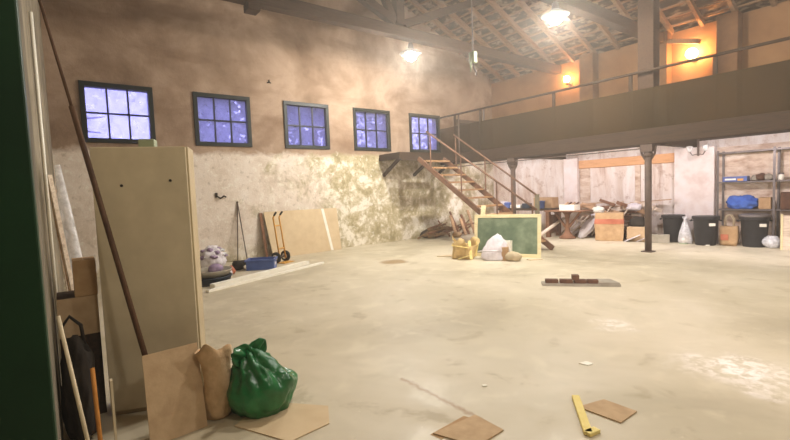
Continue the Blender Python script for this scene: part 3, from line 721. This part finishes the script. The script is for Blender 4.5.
o = MB().box((-.06, -.05, 0), (.06, .05, .26)).build('brown_carton', 'card_dk', bevel=.004); put(o, (4.45, 6.69, 0), .47); tag(o, 'small brown carton right of the white sack', 'carton')
o = lumpy((0, 0, .08), (.16, .11, .1), .25, 2.4, 13, -.078, 3).build('beige_bag', 'cream2', smooth=True); put(o, (4.6, 6.74, 0), .47); tag(o, 'low beige bag on the floor right of the white sack', 'bag')
sheet_on_floor('cardboard_scrap', [(3.08, 6.17), (3.32, 6.40), (3.45, 6.62), (3.2, 6.60)], 'card_pale', 'flat pale scrap on the floor left of the torn sack', 'cardboard', .015)
sheet_on_floor('cardboard_scrap', [(4.72, 6.98), (4.80, 7.14), (4.93, 7.2), (4.82, 6.97)], 'card_pale', 'pale scrap at the right foot of the chalkboard', 'cardboard', .012)

# ------------------------------------------------------------------ bench, table and their loads
be = thing('workbench', 'long dark workbench behind the chalkboard under the gallery', 'workbench', (2.0, 10.75, 0))
MB().box((-.85, -.3, .72), (.95, .3, .78)).build('top', 'deck', be)
for x in (-.75, .85):
    for y in (-.24, .24): MB().box((x-.05, y-.05, 0), (x+.05, y+.05, .72)).build('leg', 'plank3', be)
MB().box((.80, -.19, .1), (.84, .19, .6)).build('end_panel', 'plank3', be)
o = MB().box((-.3, -.16, 0), (.3, .16, .3)).build('cardboard_box', 'card_dk', bevel=.02); put(o, (2.6, 10.78, .78), 0); tag(o, 'brown cardboard box on the right end of the workbench', 'box')
bk = thing('blue_bucket', 'pale blue bucket before the cardboard box on the workbench', 'bucket', (2.62, 10.53, .78))
q = MB().lathe([(.0, 0), (.085, 0), (.1, .2), (.11, .2), (.11, .21), (.095, .21), (.08, .01), (.0, .01)], 20); q.build('pail', 'blue', bk, smooth=True)
MB().tube([(-.1, 0, .2), (-.07, -.05, .14), (0, -.09, .1), (.07, -.05, .14), (.1, 0, .2)], .006, 6).build('handle', 'greym', bk)
for k, (x, m, lab, sx, h) in enumerate(((1.75, 'white', 'white tub in the middle of the workbench', .16, .1), (1.45, 'blue', 'blue box among the things on the workbench', .1, .17), (1.28, 'whitefab', 'pale box at the left end of the workbench', .1, .2), (2.1, 'navy', 'dark box beside the blue bucket on the workbench', .11, .14))):
    o = MB().box((-sx, -.1, 0), (sx, .1, h)).build('tool_box', m, bevel=.015); put(o, (x, 10.6, .78), rr.uniform(-.2, .2)); tag(o, lab, 'box')
tb = thing('pedestal_table', 'old brown pedestal table in front of the scrap heap', 'table', (3.42, 10.5, 0))
MB().box((-.5, -.3, .71), (.55, .3, .745)).build('tabletop', 'plank3', tb, bevel=.008)
MB().lathe([(.2, .0), (.21, .04), (.12, .1), (.06, .2), (.05, .5), (.07, .62), (.14, .71)], 20).build('pedestal', 'plank3', tb, smooth=True)
for sg in (-1, 1): MB().beam((sg*.05, 0, .3), (sg*.38, 0, .71), .05, .05).build('brace', 'plank3', tb)
tr_ = thing('white_basket', 'white basket of odds and ends on the pedestal table', 'basket', (3.52, 10.45, .745))
q = MB(); q.box((-.2, -.13, 0), (.2, .13, .01))
for a, b in (((-.21, -.14, 0), (.21, -.125, .15)), ((-.21, .125, 0), (.21, .14, .15)), ((-.21, -.125, 0), (-.195, .125, .15)), ((.195, -.125, 0), (.21, .125, .15))): q.box(a, b)
q.build('tray', 'white', tr_)
for k in range(4): MB().beam((-.15+.09*k, -.08, .1), (-.1+.1*k, .1, .2), .04, .03).build('oddment', 'brickred' if k % 2 else 'plank', tr_)
o = MB().beam((3.18, 9.98, .03), (3.32, 10.1, .0), .01, .01).build('x', 'plank2'); bpy.data.objects.remove(o)
o = MB().beam((2.95, 9.75, .04), (3.05, 10.95, .5), .1, .04).build('grey_plank', 'plank2'); tag(o, 'pale plank slanting up beneath the pedestal table', 'plank')

# scrap wood heap
rr = random.Random(5)
for lay in range(12):
    for j in range(4):
        L = 1.7-.07*lay+rr.uniform(-.3, .3); cx_ = 4.15+rr.uniform(-.5, .5)*(1-lay*.06); y = 11.24+j*.108; z = .03+lay*.062
        if j == 0 and lay > 6 or j == 1 and lay > 9: continue
        o = MB().box((-L/2, -.05, -.022), (L/2, .05, .022)).build('scrap_plank', ['plank', 'plank2', 'plank3'][rr.randrange(3)])
        put(o, (cx_, y, z), rr.uniform(-.05, .05), 0, rr.uniform(-.02, .02)); tag(o, 'broken plank in the scrap wood heap along the back wall', 'plank', 'planks of the scrap heap')
for k in range(14):
    x = 2.85+.15*k; h_ = rr.uniform(.5, .85); dx = .5
    o = MB().beam((x, 11.09, .03), (x+dx, 11.15, h_), .05+.05*rr.random(), .022).build('leaning_slat', ['plank', 'plank2', 'plank2', 'plank3'][k % 4])
    tag(o, 'loose slat propped slanting against the scrap wood heap', 'slat', 'slats leaning on the scrap heap')
for k in range(8):
    x = 3.2+.27*k; z = .80+.028*(k % 4)
    o = MB().beam((x-.5, 11.28+.06*(k % 4), z), (x+.45, 11.34+.05*(k % 3), z+rr.uniform(.0, .09)), .08, .025).build('top_plank', ['plank2', 'plank', 'plank2'][k % 3])
    tag(o, 'plank lying askew on top of the scrap wood heap', 'plank', 'planks on top of the scrap heap')
for k in range(14):
    x = 3.0+.16*k; a = rr.uniform(-.5, .5); L = rr.uniform(.4, .8); y = 11.12+.045*(k % 5); z = .66+.06*(k % 4)+.03*math.sin(k*2.1)
    dv = Vector((math.cos(a), rr.uniform(-.12, .12), .35*math.sin(a*2.2)))*L/2; c = Vector((x, y, z+abs(dv.z)*.6))
    o = MB().beam(c-dv, c+dv, rr.uniform(.05, .1), .02, (0, -1, .3)).build('broken_slat', ['plank2', 'plank', 'plank3', 'plank2'][rr.randrange(4)])
    tag(o, 'broken slat strewn across the front of the scrap wood heap', 'slat', 'broken slats of the scrap heap')
for k, (x, z, m) in enumerate(((3.95, .72, 'white'), (4.85, .8, 'whitefab'))):
    o = lumpy((0, 0, 0), (.16, .08, .1), .35, 2.4, k+60, sub=3).build('pale_rag', m, smooth=True); put(o, (x, 11.08, z)); tag(o, ['pale rag on the scrap heap left of the big carton', 'pale rag on the scrap heap behind the steel column'][k], 'rag')
rb = thing('white_sack', 'white sack leaning on the scrap heap left of the big carton', 'sack', (3.78, 10.88, 0), .4)
MB().sphere((0, 0, .285), (.16, .14, .3), 4, lambda q, p: (lambda q: Vector((q.x+.16*(q.z/.3), q.y+.08*(q.z/.3), max(q.z, -.28))))(q*(1+.16*noise.noise(p*2.2)+.05*noise.noise(p*6)))).build('sack_body', 'whitefab', rb, smooth=True)
MB().tube([(.1, .05, .54), (.2, .1, .6)], [.08, .05], 12).build('sack_mouth', 'whitefab', rb, smooth=True)
cx = thing('big_carton', 'big brown cardboard carton with a red band before the scrap heap', 'box', (4.42, 10.72, 0), .42)
q = MB(); q.box((-.31, -.23, 0), (.31, .23, .66)); bmesh.ops.subdivide_edges(q.bm, edges=q.bm.edges, cuts=4, use_grid_fill=True); q.jitter(.022, 3.5); q.move((0, 0, .015)); q.build('carton', 'card_dk', cx)
q = MB(); q.box((-.316, -.236, .42), (.316, .236, .54)); bmesh.ops.subdivide_edges(q.bm, edges=q.bm.edges, cuts=4, use_grid_fill=True); q.jitter(.022, 3.5); q.build('red_band', 'red', cx)
MB().beam((-.31, .0, .675), (-.25, -.1, .67), .1, .006).build('flap', 'card_dk', cx)
o = MB().box((-.2, -.15, 0), (.2, .15, .35)).build('cardboard_box', 'card', bevel=.02); put(o, (5.02, 10.88, .0), .1); tag(o, 'smaller cardboard box right of the big red-banded carton', 'box')
o = lumpy((0, 0, .1), (.19, .13, .14), .2, 2.2, 21, -.1, 3).build('dark_sack', 'dark', smooth=True); put(o, (5.02, 10.88, .35)); tag(o, 'dark bundle on the smaller cardboard box behind the steel column', 'bundle')
for k, (x, y, a) in enumerate(((4.98, 10.62, .3), (5.2, 10.74, .8))):
    o = MB().beam((x-.14, y, .01), (x+.16, y+.12, .17), .2, .012).build('white_board', 'whitefab'); tag(o, ['white panel slumped on the floor right of the big carton', 'white panel slumped behind the foot of the steel column'][k], 'panel')
o = MB().box((-.22, -.1, 0), (.22, .1, .19)).build('concrete_block', 'grey', bevel=.012); put(o, (5.50, 10.82, 0), .35); tag(o, 'grey concrete block on the floor right of the steel column', 'block')

# ------------------------------------------------------------------ bins and bags
def bin_(loc, label, lid, r=.235, h=.62, plate=True):
    t = thing('black_bin', label, 'bin', loc, math.radians(-62))
    prof = [(.0, 0), (r*.8, 0), (r*.82, .02), (r*.98, h-.06), (r*1.0, h-.05)]
    if not lid: prof += [(r*.95, h-.05), (r*.78, .03), (.0, .03)]
    else: prof += [(.0, h-.05)]
    MB().lathe(prof, 28).build('tub', 'black', t, smooth=True)
    MB().lathe([(r*.97, h-.07), (r*1.1, h-.06), (r*1.1, h-.0), (r*.97, h-.0)], 28).build('rim', 'black', t)
    if lid: MB().lathe([(r*1.12, h-.01), (r*1.12, h+.025), (r*.9, h+.05), (.0, h+.055)], 28).build('lid', 'greym', t, smooth=True)
    for sy in (-1, 1): MB().tube([(-.07, sy*r*1.05, h-.08), (-.05, sy*r*1.2, h-.1), (.05, sy*r*1.2, h-.1), (.07, sy*r*1.05, h-.08)], .012, 8).build('handle', 'black', t)
    if plate: MB().box((r*.955, .02, h-.2), (r*1.0, .13, h-.14)).build('label_plate', 'white', t)
    return t
bin_((5.66, 11.2, 0), 'black open bin beside the wide pinkish pier, nearest the steel column', False, .215, plate=False)
bin_((6.37, 10.99, 0), 'black open bin with a white mark, left of the steel shelves', False, .228)
bin_((7.16, 11.2, 0), 'black lidded bin with a white label under the steel shelves', True, .235)
cbg = thing('clear_bag', 'clear plastic bag standing between the two open black bins', 'bag', (5.99, 10.96, 0))
MB().lathe([(.0, 0), (.12, .0), (.13, .08), (.1, .25), (.05, .45), (.02, .52), (.05, .6)], 24, fn=lambda p, a, t: Vector((p.x*(1+.15*math.sin(a*5+t*4)), p.y*(1+.15*math.cos(a*4)), p.z))).build('film', 'clear', cbg, smooth=True)
lumpy((0, 0, .08), (.1, .09, .08), .2, 2, 3, -.078, 3).build('contents', 'card_pale', cbg, smooth=True)
tb2 = thing('tote_bag', 'brown tote bag with tall loop handles between the bins', 'bag', (6.76, 11.12, 0), .1)
q = MB().box((-.15, -.09, 0), (.15, .09, .4)); bmesh.ops.subdivide_edges(q.bm, edges=q.bm.edges, cuts=4, use_grid_fill=True); q.jitter(.025, 5).move((0, 0, .012)); q.build('bag_body', 'card_dk', tb2, smooth=True)
for y in (-.07, .07): MB().tube([(-.07, y, .39), (-.075, y, .55), (-.03, y, .64), (.03, y, .64), (.075, y, .55), (.07, y, .39)], .009, 8).build('handle', 'cream2', tb2, smooth=True)
MB().box((-.13, -.115, .12), (.0, -.1, .24)).build('patch', 'red', tb2)
for x, y, lab in ((7.46, 11.1, 'clear bag of rubbish right of the lidded bin'), (7.78, 11.15, 'clear bag of rubbish under the right end of the shelves')):
    o = lumpy((0, 0, .12), (.15, .12, .13), .2, 2.4, x, -.115, 3).build('clear_bag', 'clear', smooth=True); put(o, (x, y, 0)); tag(o, lab, 'bag')
fp = thing('framed_panel', 'cream edged panel leaning at the right edge below the shelves', 'panel', (7.62, 10.95, 0))
MB().box((.03, .0, 0), (.5, .015, .66)).build('sheet', 'plank2', fp)
MB().box((.0, -.01, 0), (.035, .02, .68)).build('edge', 'pine', fp)
for x, y, m, lab in ((6.0, 10.86, 'cup', 'pale green scrap on the floor before the open bin'), (6.42, 10.86, 'white', 'white paper scrap on the floor before the tote bag')):
    sheet_on_floor('paper_scrap', [(x-.07, y-.05), (x+.07, y-.04), (x+.08, y+.05), (x-.06, y+.06)], m, lab, 'paper', .02)

# ------------------------------------------------------------------ steel shelves
sh = thing('steel_shelf', 'grey steel shelf unit against the brick at the right', 'shelf', (6.5, 11.29, 0))
SX = [0, .94, 1.9]; DY = .33
for x in SX:
    for y in (0, DY): 
        q = MB(); q.box((x-.02, y-.018, 0), (x+.02, y-.013 if y == 0 else y+.018, 2.0)); q.box((x-.02, y-.013, 0), (x-.015, y+.012, 2.0)); q.build('upright', 'greym', sh)
for z in (.755, 1.337, 1.965): 
    q = MB(); q.box((-.015, .002, z-.03), (1.9, DY-.002, z-.022+.022)); q.build('shelf_board', 'greym', sh)
bb = thing('blue_carton', 'flat blue and white carton on the middle shelf', 'box', (6.8, 11.36, 1.337))
MB().box((-.21, -.1, 0), (.21, .1, .105)).build('carton', 'blue', bb, bevel=.004)
MB().box((-.17, -.104, .03), (.02, -.1, .065)).build('white_print', 'white', bb)
MB().box((.05, -.104, .015), (.15, -.1, .06)).build('orange_print', 'orange', bb)
MB().box((-.205, -.095, .105), (.205, .095, .107)).build('top_panel', 'white', bb)
o = lumpy((0, 0, .13), (.27, .15, .17), .22, 2.4, 31, -.125, 4).build('blue_cloth', 'bluecloth', smooth=True); put(o, (6.9, 11.41, .755)); tag(o, 'crumpled bright blue cloth on the lower shelf', 'cloth')
o = MB().box((-.1, -.11, 0), (.1, .11, .24)).build('wicker_box', 'card_dk', bevel=.015); put(o, (7.29, 11.41, .755)); tag(o, 'pale brown box right of the blue cloth', 'box')
o = MB().box((-.14, -.13, 0), (.14, .13, .34)).build('brown_box', 'brickred', bevel=.01); put(o, (7.68, 11.4, .755)); tag(o, 'reddish brown box on the lower shelf at the right edge', 'box')
jr = thing('white_jar', 'small white jar on the middle shelf by the upright', 'jar', (7.53, 11.35, 1.337))
MB().lathe([(.0, 0), (.05, 0), (.05, .1), (.04, .115), (.0, .115)], 18).build('pot', 'white', jr, smooth=True); MB().lathe([(.045, .113), (.045, .14), (.0, .14)], 18).build('lid', 'greym', jr)
for k, (x, r) in enumerate(((7.1, .07), (7.2, .09), (7.32, .08))):
    o = lumpy((0, 0, r*.8), (r, r, r), .3, 2, k+40, -r*.78, 2).build('stone_lump', 'brickred' if k == 1 else 'grey'); put(o, (x, 11.42, 1.337)); tag(o, ['grey lump beside the blue carton on the middle shelf', 'reddish brick lump on the middle shelf', 'grey lump beside the upright on the middle shelf'][k], 'lump')
# unlit twin lamp
pl = thing('twin_lamp', 'unlit two-armed lamp with glass shades under the gallery', 'lamp', (6.22, 11.0, 2.14))
MB().tube([(0, 0, .14), (0, 0, -.22)], .022, 10).build('stem', 'steel', pl)
for sg in (-1, 1):
    MB().tube([(0, 0, -.18), (sg*.1, -.03, -.2), (sg*.15, -.04, -.12)], .01, 8).build('arm', 'steel', pl, smooth=True)
    MB().lathe([(.03, 0), (.05, .04), (.065, .1), (.055, .13)], 16, (sg*.15, -.04, -.13)).build('glass_shade', 'shade', pl, smooth=True)

# ------------------------------------------------------------------ slab with bricks in mid floor
P0, P1 = Vector((6.19, 5.33, 0)), Vector((6.97, 5.97, 0)); ang = math.atan2(P1.y-P0.y, P1.x-P0.x); L = (P1-P0).length
sl = MB(); sl.prism([(0, -.07, 0), (L, -.07, 0), (L-.03, .09, 0), (0, .09, 0)], (0, 0, .035)); sl.prism([(L*.72, -.06, .035), (L-.01, -.06, .035), (L-.1, .08, .06), (L*.72, .08, .06)], (0, 0, .02)); o = sl.build('stone_slab', 'grey'); put(o, P0, ang); tag(o, 'long grey slab lying in the middle of the bare floor', 'slab')
labs = ['brick on the left end of the grey floor slab', 'second brick from the left on the grey floor slab', 'brick under the upright brick on the grey slab', 'fourth brick from the left on the grey floor slab']
for k, (u, ln) in enumerate(((.13, .17), (.32, .17), (.5, .16), (.66, .14))):
    o = MB().box((-ln/2, -.05, 0), (ln/2, .05, .048)).build('brick', 'brickred', bevel=.004); c = P0+(P1-P0)*u; put(o, (c.x, c.y, .036), ang+rnd.uniform(-.05, .05)); tag(o, labs[k], 'brick')
c = P0+(P1-P0)*.44; o = MB().box((-.045, -.05, 0), (.045, .05, .065)).build('brick', 'brickred', bevel=.004); put(o, (c.x, c.y, .0845), ang); tag(o, 'half brick standing on top of the bricks in mid floor', 'brick')

# ------------------------------------------------------------------ outside the windows
struct(MB().box((-30, -14, -.4), (-.36, 26, -.15)).build('ground_outside', 'ground'), 'ground outside the windows', 'ground')
rr = random.Random(21)
def tree(x, y, h, leafy, label, group=None):
    t = thing('tree', label, 'tree', (x, y, -.15), 0, group)
    q = MB(); q.tube([(0, 0, 0), (.05, .05, h*.5), (0, .1, h)], [.16, .12, .03], 8)
    tips = []
    for k in range(26):
        z = h*(.3+.65*rr.random()); a = rr.random()*2*PI; L_ = rr.uniform(.6, 1.5)*(1.15-z/h*.5)
        e_ = Vector((math.cos(a)*L_, math.sin(a)*L_, z+L_*rr.uniform(-.1, .6))); mid = Vector((math.cos(a)*L_*.5, math.sin(a)*L_*.5, z+.15*L_))
        q.tube([(0, .05, z), mid, e_], [.04, .025, .01], 6); tips += [mid, e_]
    q.build('branches', 'bark', t)
    if leafy:
        q = MB()
        for k in range(leafy):
            c = tips[rr.randrange(len(tips))]+Vector((rr.gauss(0, .28), rr.gauss(0, .28), rr.gauss(0, .28))); s_ = rr.uniform(.05, .11)
            u = Vector((rr.gauss(0, 1), rr.gauss(0, 1), rr.gauss(0, 1))).normalized(); v = u.orthogonal().normalized()
            V = [q.bm.verts.new(c+u*s_), q.bm.verts.new(c+v*s_*.6), q.bm.verts.new(c-u*s_), q.bm.verts.new(c-v*s_*.6)]; q.face(V)
        q.build('foliage', 'foliage', t)
tree(-3.4, .1, 5.4, 0, 'bare tree seen through the window above the cabinet')
tree(-3.2, 3.6, 5.6, 3200, 'leafy tree seen through the second window from the cabinet')
tree(-3.6, 6.8, 5.8, 3200, 'leafy tree seen through the middle window')
tree(-3.8, 10.0, 5.8, 3200, 'leafy tree seen through the window left of the landing')
tree(-3.8, 13.0, 5.8, 3200, 'leafy tree seen through the window behind the stairs')

t = NT('glow_haze'); v = t.node('ShaderNodeVolumePrincipled'); v.inputs['Color'].default_value = (1, .9, .78, 1); v.inputs['Density'].default_value = .012; v.inputs['Anisotropy'].default_value = .5  # haze volume added for a soft glow, standing in for lens glare
t.link(v.outputs[0], t.out.inputs['Volume']); M['haze'] = t.m
o = MB().box((-.1, -1.75, -.05), (XR+.1, YB+.1, RZ+.3)).build('haze', 'haze'); tag(o, 'thin added haze giving the lamps a soft glow', 'haze', kind='stuff')

# ------------------------------------------------------------------ world and camera
wd = bpy.data.worlds.new('dusk'); bpy.context.scene.world = wd; wd.use_nodes = True
nt = wd.node_tree; bg = nt.nodes['Background']
bg.inputs[0].default_value = (.42, .41, 1.0, 1); bg.inputs[1].default_value = 4.6

F = 438.53
fwd = Vector((-0.79765849, 0.59964232, -0.06457573)); rt = Vector((0.60243755, 0.79724202, -0.03839477)); up = Vector((-0.02845935, 0.06952876, 0.99717391))
cam = bpy.data.cameras.new('camera'); co = bpy.data.objects.new('camera', cam); COL.objects.link(co)
cam.sensor_fit = 'HORIZONTAL'; cam.sensor_width = 36; cam.lens = F/790*36; cam.clip_start = .02
mw = Matrix.Identity(4)
for i in range(3): mw[i][0] = rt[i]; mw[i][1] = up[i]; mw[i][2] = -fwd[i]
mw.translation = Vector((9.8721, 0, 1.4)); co.matrix_world = mw
sc = bpy.context.scene; sc.camera = co
vs = sc.view_settings; vs.view_transform = 'Standard'; vs.look = 'None'; vs.gamma = 1; vs.use_curve_mapping = False; vs.exposure = 0
